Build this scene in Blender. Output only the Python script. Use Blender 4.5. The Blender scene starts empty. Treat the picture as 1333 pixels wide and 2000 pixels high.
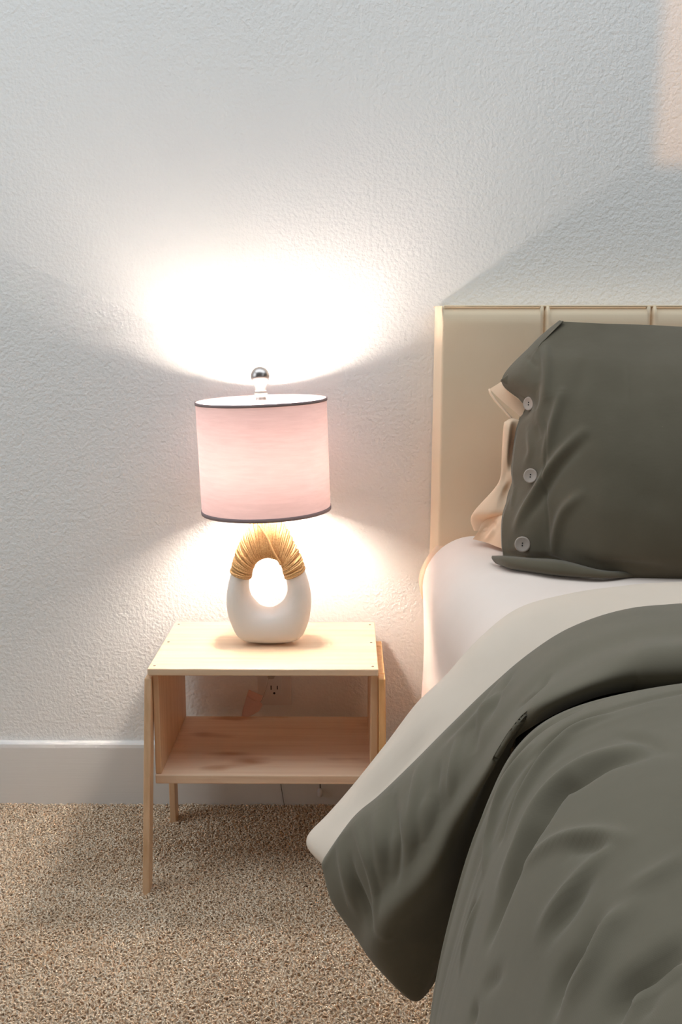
import bpy, bmesh, math, random
import numpy as np
from mathutils import Vector, Matrix
random.seed(7)
RNG = np.random.default_rng(11)
C = bpy.context.scene.collection
SC = bpy.context.scene
PI = math.pi

# ------------------------------------------------------------ camera
cam = bpy.data.cameras.new('camera')
cam.sensor_fit = 'VERTICAL'
cam.sensor_height = 36.0
cam.sensor_width = 24.0
cam.lens = 36.0 * 1944.0 / 2000.0
cam.clip_start = 0.02
co = bpy.data.objects.new('camera', cam)
C.objects.link(co)
co.location = (0, -1.93, 0.96)
co.rotation_euler = (PI / 2 - math.atan(351.0 / 1944.0), 0, 0.0085)
SC.camera = co

# ------------------------------------------------------------ world, lights, exposure
w = bpy.data.worlds.new('world')
SC.world = w
w.use_nodes = True
w.node_tree.nodes['Background'].inputs[0].default_value = (0.93, 0.97, 1.0, 1)
w.node_tree.nodes['Background'].inputs[1].default_value = 0.07
SC.view_settings.view_transform = 'Standard'
SC.view_settings.look = 'None'
SC.view_settings.gamma = 1
SC.view_settings.use_curve_mapping = False
SC.view_settings.exposure = 0.0
SC.cycles.diffuse_bounces = 8
SC.cycles.max_bounces = 14


def lamp_light(name, typ, loc, energy, color, **kw):
    l = bpy.data.lights.new(name, typ)
    l.energy = energy
    l.color = color
    for k, v in kw.items():
        setattr(l, k, v)
    o = bpy.data.objects.new(name, l)
    o.location = loc
    C.objects.link(o)
    return o


def aim(o, p):
    o.rotation_euler = (Vector(p) - o.location).to_track_quat('-Z', 'Y').to_euler()


# added broad overhead fill, standing in for light bounced off the ceiling
top = lamp_light('ceiling_bounce_fill', 'AREA', (0.0, -0.80, 2.7), 49.0, (0.84, 0.93, 1.0), shape='RECTANGLE', size=4.4, size_y=1.6)
# daylight of a window behind the camera, to its right
win = lamp_light('window_daylight', 'AREA', (2.6, -3.2, 2.1), 5.0, (0.82, 0.92, 1.0), shape='RECTANGLE', size=1.6, size_y=1.4)
aim(win, (0.6, -0.6, 0.6))
# added cool fill from the left to brighten the wall, no known window
left = lamp_light('left_fill', 'AREA', (-2.4, -1.05, 1.5), 15.0, (0.84, 0.93, 1.0), shape='RECTANGLE', size=1.5, size_y=1.6)
aim(left, (0.0, -0.5, 0.9))
# warm evening light through a small window behind the camera: a patch on the wall over the bed
sunw = lamp_light('evening_window_light', 'AREA', (1.065, -3.1, 1.765), 0.75, (1.0, 0.46, 0.14), shape='RECTANGLE', size=1.0, size_y=1.0, spread=math.radians(1.0))
aim(sunw, (1.065, 0.0, 1.765))
BULB_STRENGTH = 300.0
BULB_COLOR = (1.0, 0.86, 0.75)


# ------------------------------------------------------------ materials
def mat(name, color=(0.8, 0.8, 0.8), rough=0.8, **kw):
    m = bpy.data.materials.new(name)
    m.use_nodes = True
    b = m.node_tree.nodes['Principled BSDF']
    b.inputs['Base Color'].default_value = (*color, 1)
    b.inputs['Roughness'].default_value = rough
    for k, v in kw.items():
        b.inputs[k].default_value = v
    return m


def N(m, typ, **kw):
    n = m.node_tree.nodes.new(typ)
    for k, v in kw.items():
        setattr(n, k, v)
    return n


def L(m, a, b):
    m.node_tree.links.new(a, b)


def noise(m, scale, detail=3, rough=0.5, vec=None, stretch=None):
    tc = N(m, 'ShaderNodeTexCoord')
    out = tc.outputs['Object']
    if stretch:
        mp = N(m, 'ShaderNodeMapping')
        mp.inputs['Scale'].default_value = stretch
        L(m, out, mp.inputs['Vector'])
        out = mp.outputs['Vector']
    n = N(m, 'ShaderNodeTexNoise')
    n.inputs['Scale'].default_value = scale
    n.inputs['Detail'].default_value = detail
    n.inputs['Roughness'].default_value = rough
    L(m, out, n.inputs['Vector'])
    return n.outputs['Fac']


def ramp(m, fac, stops):
    r = N(m, 'ShaderNodeValToRGB')
    e = r.color_ramp.elements
    while len(e) < len(stops):
        e.new(0.5)
    for el, (p, c) in zip(e, stops):
        el.position = p
        el.color = (*c, 1)
    L(m, fac, r.inputs['Fac'])
    return r.outputs['Color']


def bump(m, fac, strength, dist, prev=None):
    b = N(m, 'ShaderNodeBump')
    b.inputs['Strength'].default_value = strength
    b.inputs['Distance'].default_value = dist
    L(m, fac, b.inputs['Height'])
    if prev is not None:
        L(m, prev, b.inputs['Normal'])
    return b.outputs['Normal']


def bsdf(m):
    return m.node_tree.nodes['Principled BSDF']


def fabric(name, c1, c2, weave=900.0, wrinkle=0.25, sheen=0.15, rough=0.9, wscale=26.0):
    m = mat(name, c1, rough)
    b = bsdf(m)
    L(m, ramp(m, noise(m, 9.0, 4, 0.6), [(0.3, c1), (0.7, c2)]), b.inputs['Base Color'])
    b.inputs['Sheen Weight'].default_value = sheen
    b.inputs['Specular IOR Level'].default_value = 0.2
    n1 = bump(m, noise(m, wscale, 4, 0.55), wrinkle, 0.004)
    tc = N(m, 'ShaderNodeTexCoord')
    wv = []
    for d in ('X', 'Z'):
        wn = N(m, 'ShaderNodeTexWave', wave_type='BANDS', bands_direction=d)
        wn.inputs['Scale'].default_value = weave / 3.0
        wn.inputs['Distortion'].default_value = 1.5
        L(m, tc.outputs['Object'], wn.inputs['Vector'])
        wv.append(wn.outputs['Fac'])
    mx = N(m, 'ShaderNodeMath', operation='ADD')
    L(m, wv[0], mx.inputs[0])
    L(m, wv[1], mx.inputs[1])
    n2 = bump(m, mx.outputs[0], 0.05, 0.0004, n1)
    L(m, n2, b.inputs['Normal'])
    return m


M = {}
m = M['wall'] = mat('textured_white_paint', (0.88, 0.86, 0.83), 0.75)
bsdf(m).inputs['Specular IOR Level'].default_value = 0.25
nb = bump(m, noise(m, 150.0, 2, 0.5), 0.55, 0.0035)
nb = bump(m, noise(m, 60.0, 2, 0.5), 0.30, 0.004, nb)
L(m, nb, bsdf(m).inputs['Normal'])

m = M['baseboard'] = mat('baseboard_white_paint', (0.78, 0.755, 0.72), 0.45)
L(m, bump(m, noise(m, 60.0, 3, 0.6, stretch=(0.15, 1, 4.0)), 0.12, 0.002), bsdf(m).inputs['Normal'])

m = M['carpet_back'] = mat('carpet_backing', (0.93, 0.76, 0.58), 0.95)
L(m, bump(m, noise(m, 260.0, 3, 0.6), 1.0, 0.006), bsdf(m).inputs['Normal'])
m = M['carpet'] = mat('carpet_yarn', (0.55, 0.43, 0.33), 0.95)
geo = N(m, 'ShaderNodeNewGeometry')
c_rand = ramp(m, geo.outputs['Random Per Island'], [(0.0, (0.84, 0.60, 0.40)), (0.35, (0.985, 0.80, 0.60)), (1.0, (0.99, 0.84, 0.66))])
c_big = ramp(m, noise(m, 7.0, 3, 0.6), [(0.35, (0.90, 0.86, 0.82)), (0.65, (1.0, 1.0, 1.0))])
mm = N(m, 'ShaderNodeMix', data_type='RGBA', blend_type='MULTIPLY')
mm.inputs[0].default_value = 1.0
L(m, c_rand, mm.inputs[6])
L(m, c_big, mm.inputs[7])
L(m, mm.outputs[2], bsdf(m).inputs['Base Color'])
bsdf(m).inputs['Specular IOR Level'].default_value = 0.0


def wood(name, base, dark, light, knots=0.0, axis=(1.2, 26.0, 26.0)):
    m = mat(name, base, 0.42)
    bsdf(m).inputs['Specular IOR Level'].default_value = 0.35
    grain = noise(m, 3.0, 6, 0.6, stretch=axis)
    col = ramp(m, grain, [(0.28, dark), (0.5, base), (0.75, light)])
    if knots:
        kn = noise(m, 9.0, 2, 0.4, stretch=(0.7, 1.9, 1.9))
        kr = ramp(m, kn, [(0.0, (1, 1, 1)), (0.62, (1, 1, 1)), (0.74, (0.66, 0.47, 0.36))])
        mx = N(m, 'ShaderNodeMix', data_type='RGBA', blend_type='MULTIPLY')
        mx.inputs[0].default_value = knots
        L(m, col, mx.inputs[6])
        L(m, kr, mx.inputs[7])
        col = mx.outputs[2]
    L(m, col, bsdf(m).inputs['Base Color'])
    L(m, bump(m, grain, 0.06, 0.001), bsdf(m).inputs['Normal'])
    return m


M['wood'] = wood('pine_wood', (0.78, 0.56, 0.37), (0.70, 0.47, 0.29), (0.83, 0.63, 0.44), 0.35)
M['wood_shelf'] = wood('knotty_pine', (0.84, 0.60, 0.42), (0.74, 0.49, 0.33), (0.88, 0.67, 0.49), 1.0)
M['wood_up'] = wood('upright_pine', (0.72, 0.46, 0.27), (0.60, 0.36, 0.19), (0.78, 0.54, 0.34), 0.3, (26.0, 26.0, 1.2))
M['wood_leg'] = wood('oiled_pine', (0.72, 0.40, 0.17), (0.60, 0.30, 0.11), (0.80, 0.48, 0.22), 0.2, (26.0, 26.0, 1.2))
M['screw'] = mat('dark_screw', (0.16, 0.12, 0.08), 0.5, Metallic=0.5)

m = M['ceramic'] = mat('white_ceramic', (0.86, 0.81, 0.74), 0.38)
m = M['rope'] = mat('jute_rope', (0.60, 0.36, 0.15), 0.9)
L(m, ramp(m, noise(m, 420.0, 3, 0.6), [(0.25, (0.42, 0.22, 0.075)), (0.5, (0.62, 0.37, 0.15)), (0.8, (0.80, 0.55, 0.28))]), bsdf(m).inputs['Base Color'])
L(m, bump(m, noise(m, 900.0, 2, 0.5), 0.6, 0.001), bsdf(m).inputs['Normal'])
M['neck'] = mat('brushed_nickel', (0.75, 0.66, 0.60), 0.35, Metallic=0.9)
M['wire'] = mat('white_wire', (0.42, 0.41, 0.43), 0.5)
M['band'] = mat('grey_rose_binding', (0.30, 0.225, 0.225), 0.85)
m = M['finial'] = mat('polished_nickel', (0.55, 0.50, 0.47), 0.30, Metallic=1.0)
m = M['bulb'] = mat('frosted_bulb', (1, 1, 1), 0.5)
bsdf(m).inputs['Emission Color'].default_value = (*BULB_COLOR, 1)
# dome and collar of the bulb are brighter than its waist
geo = N(m, 'ShaderNodeNewGeometry')
sx = N(m, 'ShaderNodeSeparateXYZ')
L(m, geo.outputs['Normal'], sx.inputs[0])
mr = N(m, 'ShaderNodeValToRGB')
e = mr.color_ramp.elements
e.new(0.5)
for el, (pos, v) in zip(e, ((0.1, 1.15), (0.55, 0.25), (1.0, 0.62))):
    el.position = pos
    el.color = (v, v, v, 1)
h = N(m, 'ShaderNodeMapRange')
h.inputs['From Min'].default_value = -1.0
L(m, sx.outputs['Z'], h.inputs['Value'])
L(m, h.outputs[0], mr.inputs['Fac'])
ml = N(m, 'ShaderNodeMath', operation='MULTIPLY')
ml.inputs[1].default_value = 2.0 * BULB_STRENGTH
L(m, mr.outputs['Color'], ml.inputs[0])
L(m, ml.outputs[0], bsdf(m).inputs['Emission Strength'])

# lamp shade: pink linen outside, white lining inside, lets some light through
m = M['shade'] = bpy.data.materials.new('pink_linen_shade')
m.use_nodes = True
nt = m.node_tree
nt.nodes.remove(nt.nodes['Principled BSDF'])
geo = N(m, 'ShaderNodeNewGeometry')
slub = ramp(m, noise(m, 60.0, 4, 0.65, stretch=(0.35, 0.35, 3.5)), [(0.25, (0.88, 0.86, 0.86)), (0.75, (1.0, 1.0, 1.0))])


def tint(color):
    x = N(m, 'ShaderNodeMix', data_type='RGBA', blend_type='MULTIPLY')
    x.inputs[0].default_value = 1.0
    x.inputs[6].default_value = (*color, 1)
    L(m, slub, x.inputs[7])
    return x.outputs[2]


cm = N(m, 'ShaderNodeMix', data_type='RGBA')
L(m, geo.outputs['Backfacing'], cm.inputs[0])
L(m, tint((0.72, 0.58, 0.56)), cm.inputs[6])
cm.inputs[7].default_value = (0.82, 0.82, 0.86, 1)
df = N(m, 'ShaderNodeBsdfDiffuse')
L(m, cm.outputs[2], df.inputs[0])
tr = N(m, 'ShaderNodeBsdfTranslucent')
L(m, tint((0.0300, 0.0195, 0.0187)), tr.inputs[0])
ad = N(m, 'ShaderNodeAddShader')
L(m, df.outputs[0], ad.inputs[0])
L(m, tr.outputs[0], ad.inputs[1])
L(m, ad.outputs[0], nt.nodes['Material Output'].inputs[0])

M['headboard'] = fabric('cream_upholstery', (0.90, 0.715, 0.50), (0.92, 0.745, 0.53), 700, 0.08, 0.15)
M['sheet'] = fabric('cream_cotton', (0.87, 0.73, 0.635), (0.89, 0.76, 0.67), 1400, 0.06, 0.1)
M['flat_sheet'] = fabric('sand_cotton', (0.72, 0.60, 0.485), (0.75, 0.63, 0.515), 1400, 0.08, 0.1)
M['duvet'] = fabric('olive_cotton', (0.154, 0.133, 0.093), (0.175, 0.152, 0.107), 1200, 0.10, 0.15)
M['pillow'] = fabric('olive_linen', (0.107, 0.090, 0.059), (0.127, 0.107, 0.072), 800, 0.18, 0.2)
M['peach'] = fabric('peach_cotton', (0.90, 0.63, 0.43), (0.92, 0.67, 0.47), 1400, 0.08, 0.1)
M['button'] = mat('horn_button', (0.46, 0.38, 0.32), 0.45)
M['hole'] = mat('dark_hole', (0.012, 0.01, 0.01), 0.8)
M['plate'] = mat('outlet_plastic', (0.76, 0.72, 0.70), 0.35)
m = M['cord'] = mat('clear_cord', (0.75, 0.66, 0.58), 0.2)
bsdf(m).inputs['Transmission Weight'].default_value = 0.5
m = M['tag'] = mat('thin_label', (0.85, 0.56, 0.48), 0.5)
bsdf(m).inputs['Transmission Weight'].default_value = 0.35


# ------------------------------------------------------------ helpers
def obj(name, bm, material, parent=None, smooth=False):
    me = bpy.data.meshes.new(name)
    if isinstance(bm, bmesh.types.BMesh):
        bm.normal_update()
        bm.to_mesh(me)
        bm.free()
    else:
        me.from_pydata([tuple(v) for v in bm[0]], [], bm[1])
        me.update()
    if smooth:
        for p in me.polygons:
            p.use_smooth = True
    o = bpy.data.objects.new(name, me)
    if material:
        me.materials.append(material)
    C.objects.link(o)
    if parent is not None:
        o.parent = parent
        o.matrix_parent_inverse = Matrix.Translation(-Vector(root_loc(parent)))
    return o


def root_loc(p):
    return WLOC.get(p.name, (0, 0, 0))


WLOC = {}


def thing(name, label, cat, loc=(0, 0, 0), group=None):
    o = bpy.data.objects.new(name, None)
    o.empty_display_size = 0.05
    C.objects.link(o)
    o.location = loc
    WLOC[o.name] = loc
    return tag(o, label, cat, group)


def tag(o, label, cat, group=None, kind=None):
    o['label'] = label
    o['category'] = cat
    if group:
        o['group'] = group
    if kind:
        o['kind'] = kind
    return o


def box_bm(x0, x1, y0, y1, z0, z1, bev=0.0015, seg=2):
    bm = bmesh.new()
    bmesh.ops.create_cube(bm, size=1)
    for v in bm.verts:
        v.co = Vector(((x0 + x1) / 2 + v.co.x * (x1 - x0), (y0 + y1) / 2 + v.co.y * (y1 - y0), (z0 + z1) / 2 + v.co.z * (z1 - z0)))
    if bev:
        bmesh.ops.bevel(bm, geom=bm.edges[:], offset=bev, segments=seg, profile=0.5, affect='EDGES')
    return bm


def beam_bm(p0, p1, wx, wy, bev=0.0015):
    """upright board of section wx x wy from p0 (bottom) to p1 (top), ends level"""
    bm = bmesh.new()
    bmesh.ops.create_cube(bm, size=1)
    for v in bm.verts:
        p = Vector(p0) if v.co.z < 0 else Vector(p1)
        v.co = p + Vector((v.co.x * wx, v.co.y * wy, 0))
    bmesh.ops.bevel(bm, geom=bm.edges[:], offset=bev, segments=2, profile=0.5, affect='EDGES')
    return bm


def lathe(profile, loc, seg=40, caps=True):
    vs, fs = [], []
    for r, z in profile:
        for k in range(seg):
            a = 2 * PI * k / seg
            vs.append((loc[0] + r * math.cos(a), loc[1] + r * math.sin(a), loc[2] + z))
    n = len(profile)
    for i in range(n - 1):
        for k in range(seg):
            k2 = (k + 1) % seg
            fs.append((i * seg + k, i * seg + k2, (i + 1) * seg + k2, (i + 1) * seg + k))
    if caps:
        fs.append(tuple(range(seg))[::-1])
        fs.append(tuple((n - 1) * seg + k for k in range(seg)))
    return vs, fs


def tube(path, r, seg=8, closed=False):
    P = np.array(path, float)
    n = len(P)
    vs, fs = [], []
    up = None
    for i in range(n):
        if closed:
            t = P[(i + 1) % n] - P[i - 1]
        else:
            t = P[min(i + 1, n - 1)] - P[max(i - 1, 0)]
        t = t / (np.linalg.norm(t) + 1e-12)
        if up is None:
            up = np.array([0, 0, 1.0]) if abs(t[2]) < 0.9 else np.array([1.0, 0, 0])
        a = np.cross(t, up)
        a /= np.linalg.norm(a) + 1e-12
        up = np.cross(a, t)
        rr = r[i] if hasattr(r, '__len__') else r
        for k in range(seg):
            g = 2 * PI * k / seg
            vs.append(P[i] + rr * (math.cos(g) * a + math.sin(g) * up))
    m_ = n if closed else n - 1
    for i in range(m_):
        j = (i + 1) % n
        for k in range(seg):
            k2 = (k + 1) % seg
            fs.append((i * seg + k, i * seg + k2, j * seg + k2, j * seg + k))
    if not closed:
        fs.append(tuple(range(seg))[::-1])
        fs.append(tuple((n - 1) * seg + k for k in range(seg)))
    return vs, fs


def merge(parts):
    vs, fs = [], []
    for v, f in parts:
        b = len(vs)
        vs += [tuple(q) for q in v]
        fs += [tuple(i + b for i in q) for q in f]
    return vs, fs


# ---CLOTH---
def _cr(P, n):
    """Catmull-Rom resample of P (k, ...) along axis 0 to n samples"""
    k = len(P)
    t = np.linspace(0, k - 1, n)
    i = np.minimum(t.astype(int), k - 2)
    f = (t - i).reshape((-1,) + (1,) * (P.ndim - 1))
    p1, p2 = P[i], P[i + 1]
    p0 = np.where((i > 0).reshape(f.shape), P[np.maximum(i - 1, 0)], 2 * p1 - p2)
    p3 = np.where((i < k - 2).reshape(f.shape), P[np.minimum(i + 2, k - 1)], 2 * p2 - p1)
    return 0.5 * (2 * p1 + (p2 - p0) * f + (2 * p0 - 5 * p1 + 4 * p2 - p3) * f ** 2 + (3 * p1 - p0 - 3 * p2 + p3) * f ** 3)


def surf(net, nu, nv):
    net = np.array(net, float)
    a = _cr(net, nu)
    return _cr(a.transpose(1, 0, 2), nv).transpose(1, 0, 2)


def normals(S):
    du = np.gradient(S, axis=0)
    dv = np.gradient(S, axis=1)
    n = np.cross(du, dv)
    return n / (np.linalg.norm(n, axis=2, keepdims=True) + 1e-12)


def fold_field(S, folds):
    """folds: (polyline of points in the room, amplitude, width in metres); the ends taper off"""
    H = np.zeros(S.shape[:2])
    for pts, amp, wid in folds:
        Q = np.array(pts, float)
        if len(Q) > 2:
            Q = _cr(Q, 4 * len(Q))
        seg = np.linalg.norm(np.diff(Q, axis=0), axis=1) + 1e-9
        cum = np.concatenate([[0], np.cumsum(seg)])
        best = np.full(H.shape, 1e9)
        tt = np.zeros(H.shape)
        for k in range(len(seg)):
            d = Q[k + 1] - Q[k]
            t = np.clip(((S - Q[k]) @ d) / (d @ d + 1e-12), 0, 1)
            dist = np.linalg.norm(S - Q[k] - t[..., None] * d, axis=2)
            c = dist < best
            best = np.where(c, dist, best)
            tt = np.where(c, (cum[k] + t * seg[k]) / cum[-1], tt)
        tap = np.sin(np.pi * np.clip(tt * 0.90 + 0.05, 0, 1)) ** 0.7
        H += amp * tap * np.exp(-(best / wid) ** 2)
    return H


def wavy(U, V, seed, n, amp, fu, fv):
    r = np.random.default_rng(seed)
    H = np.zeros_like(U)
    for _ in range(n):
        a = r.uniform(0.4, 1.0)
        H += a * np.sin(2 * np.pi * (r.uniform(*fu) * U + r.uniform(*fv) * V) + r.uniform(0, 6.28))
    return amp * H / max(1, n) ** 0.5


# main body of the duvet: sections across the bed, row by row towards the foot
BODY_PROFILE = [(1.72, 0.40), (1.70, 0.60), (1.60, 0.675), (1.25, 0.69), (0.95, 0.685), (0.70, 0.68), (0.50, 0.672), (0.36, 0.66), (0.26, 0.645),
                (0.19, 0.622), (0.148, 0.585), (0.122, 0.53), (0.10, 0.455), (0.082, 0.37), (0.0735, 0.28), (0.070, 0.17), (0.068, 0.04)]
BODY_ROWS = [(-0.84, -0.075), (-0.93, -0.062), (-1.00, -0.048), (-1.035, -0.024), (-1.07, -0.006), (-1.12, 0.004), (-1.2, 0.010), (-1.35, 0.016), (-1.55, 0.018),
             (-1.8, 0.014), (-2.1, 0.010)]


def body_net():
    pr = np.array(BODY_PROFILE)
    t = np.gradient(pr, axis=0)
    t /= np.linalg.norm(t, axis=1, keepdims=True)
    nn = np.stack([t[:, 1], -t[:, 0]], 1)
    nn = np.where((nn[:, 1:2] < -0.2), -nn, nn)
    nn[0:2] = (0.9, 0.3)
    net = []
    for y, off in BODY_ROWS:
        net.append([(x + off * a, y, z + off * b) for (x, z), (a, b) in zip(pr, nn)])
    return net


# folded-back head end of the duvet: stations from the far side of the bed to the hanging corner
FLAP = [
    [(0.414, -0.73, 0.621), (0.357, -0.90, 0.649), (0.324, -1.00, 0.656), (0.318, -1.02, 0.641)],
    [(0.341, -0.735, 0.614), (0.298, -0.90, 0.640), (0.272, -1.00, 0.648), (0.268, -1.02, 0.638)],
    [(0.275, -0.75, 0.596), (0.244, -0.91, 0.624), (0.229, -1.00, 0.632), (0.227, -1.03, 0.631)],
    [(0.220, -0.78, 0.574), (0.198, -0.94, 0.606), (0.186, -1.02, 0.616), (0.181, -1.035, 0.610)],
    [(0.168, -0.81, 0.546), (0.161, -0.95, 0.570), (0.160, -1.02, 0.584), (0.163, -1.005, 0.576)],
    [(0.118, -0.83, 0.506), (0.125, -0.95, 0.522), (0.135, -1.01, 0.531), (0.140, -0.985, 0.523)],
    [(0.070, -0.84, 0.460), (0.088, -0.95, 0.470), (0.108, -0.995, 0.470), (0.127, -0.955, 0.447)],
    [(0.032, -0.85, 0.426), (0.054, -0.95, 0.429), (0.084, -0.995, 0.412), (0.117, -0.935, 0.378)],
    [(0.002, -0.860, 0.403), (0.019, -0.925, 0.385), (0.045, -0.965, 0.340), (0.108, -0.910, 0.308)],
    [(-0.030, -0.865, 0.357), (-0.013, -0.885, 0.311), (0.031, -0.900, 0.250), (0.075, -0.870, 0.186)],
]


def flap_net():
    st = [[tuple(p) for p in s] for s in FLAP]
    far = []
    for X, dz in ((1.66, -0.03), (1.3, 0.012), (0.9, 0.012), (0.62, 0.01)):
        far.append([(X + (p[0] - 0.414) * 0.3, p[1] + 0.02, p[2] + dz) for p in st[0]])
    st = far + st
    net = []
    for k, s in enumerate(st):
        s = [np.array(p) for p in s]
        d = np.array([0.012, 0.03, -0.022]) if k > 5 else np.array([0.0, 0.035, -0.022])
        under = s[0] + np.array([0.02, -0.05, -0.035]) if k <= 7 else s[0] + np.array([0.05, -0.02, -0.012])
        rim = s[0] + (np.array([0.004, 0.014, -0.016]) if k <= 7 else np.array([0.012, 0.016, -0.006]))
        tuck = s[3] + (np.array([0.0, 0.02, -0.022]) if k <= 8 else np.array([0.02, 0.015, 0.0]))
        net.append([under, rim, s[0] * 0.85 + s[1] * 0.15 + np.array([0, 0, 0.006]), (s[0] + s[1]) / 2 + np.array([-0.004, 0, 0.012]), s[1] + np.array([-0.003, 0, 0.006]),
                    (s[1] + s[2]) / 2, s[2], s[3], tuck])
    last = net[-1]
    turn = [p + np.array([0.018, 0.012, 0.018]) for p in last]
    net.append(turn)
    return net


# flat sheet turned over between mattress and duvet
SHEET_EDGE = [(0.478, -0.54, 0.606), (0.372, -0.57, 0.606), (0.295, -0.60, 0.603), (0.227, -0.63, 0.592), (0.171, -0.67, 0.562), (0.128, -0.69, 0.519),
              (0.0905, -0.70, 0.485), (0.053, -0.71, 0.434), (0.0134, -0.72, 0.382), (-0.018, -0.735, 0.347), (-0.042, -0.76, 0.331)]


def sheet_net():
    fl = FLAP
    inner = [np.array(fl[i][0]) for i in range(10)]
    inner = _cr(np.array(inner), 11)
    rows = []
    E_ = [np.array(p) for p in SHEET_EDGE]
    Xs = [(1.64, -0.004), (1.2, 0.006), (0.8, 0.006)]
    for X, dz in Xs:
        e = np.array([X, -0.525, 0.605 + dz])
        i_ = np.array([X - 0.02, -0.70, 0.615 + dz])
        rows.append([e + (0, -0.02, -0.012), e, e * 0.6 + i_ * 0.4 + (0, 0, 0.006), i_, i_ + (0, -0.1, 0.0)])
    for k, (e, i_) in enumerate(zip(E_, inner)):
        hang = max(0.0, (k - 4) / 6.0)
        out = np.array([-0.012 * hang, 0.006 * hang, 0.006 * (1 - hang)])
        back = e + (np.array([0.012, -0.015, -0.012]) if k < 5 else np.array([0.03, 0.0, -0.012]))
        rows.append([back, e, e * 0.6 + i_ * 0.4 + out, i_ + np.array([0.016, -0.004 + 0.010 * hang, -0.020 + 0.008 * hang]), i_ + np.array([0.04, -0.06 * (1 - hang) + 0.012 * hang, -0.03])])
    tip = [p + np.array([0.012, 0.002, -0.020]) for p in rows[-1]]
    rows.append(tip)
    rows.append([p + np.array([0.03, 0.006, 0.0]) for p in tip])
    return rows


# front of the olive pillow: columns from the buttoned end to the far end, bottom to top
PIL_L = [(0.252, -0.35, 0.590), (0.250, -0.34, 0.614), (0.253, -0.32, 0.661), (0.271, -0.30, 0.705), (0.272, -0.29, 0.738), (0.282, -0.27, 0.804), (0.297, -0.26, 0.837),
         (0.259, -0.22, 0.880), (0.313, -0.20, 0.940), (0.361, -0.19, 0.979)]
PIL_S = [(0.327, -0.41, 0.590), (0.314, -0.41, 0.617), (0.311, -0.40, 0.684), (0.313, -0.38, 0.738), (0.313, -0.36, 0.784), (0.313, -0.33, 0.838), (0.310, -0.31, 0.870),
         (0.311, -0.27, 0.909), (0.325, -0.235, 0.936), (0.364, -0.20, 0.978)]
PIL_M = [(0.416, -0.465, 0.594), (0.406, -0.48, 0.637), (0.404, -0.475, 0.698), (0.407, -0.455, 0.749), (0.411, -0.43, 0.792), (0.419, -0.39, 0.843), (0.426, -0.36, 0.872),
         (0.436, -0.315, 0.911), (0.447, -0.27, 0.940), (0.461, -0.21, 0.973)]
PIL_R = [(0.551, -0.475, 0.595), (0.538, -0.50, 0.642), (0.534, -0.50, 0.703), (0.538, -0.48, 0.752), (0.544, -0.455, 0.795), (0.556, -0.415, 0.845), (0.564, -0.385, 0.874),
         (0.580, -0.335, 0.911), (0.598, -0.28, 0.936), (0.622, -0.21, 0.966)]


def pillow_net():
    Lc, S_, Mc, R_ = [np.array(a) for a in (PIL_L, PIL_S, PIL_M, PIL_R)]
    LS = (Lc + S_) / 2 + np.array([0, -0.012, 0.0])
    SM = (S_ + Mc) / 2 + np.array([0, -0.012, 0.0])
    F1 = R_ + np.array([0.16, 0.005, 0.0])
    F2 = R_ + np.array([0.27, 0.06, 0.0])
    F3 = R_ + np.array([0.31, 0.13, 0.0])
    return [Lc, LS, S_, SM, Mc, R_, F1, F2, F3]
# ---END---

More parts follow.
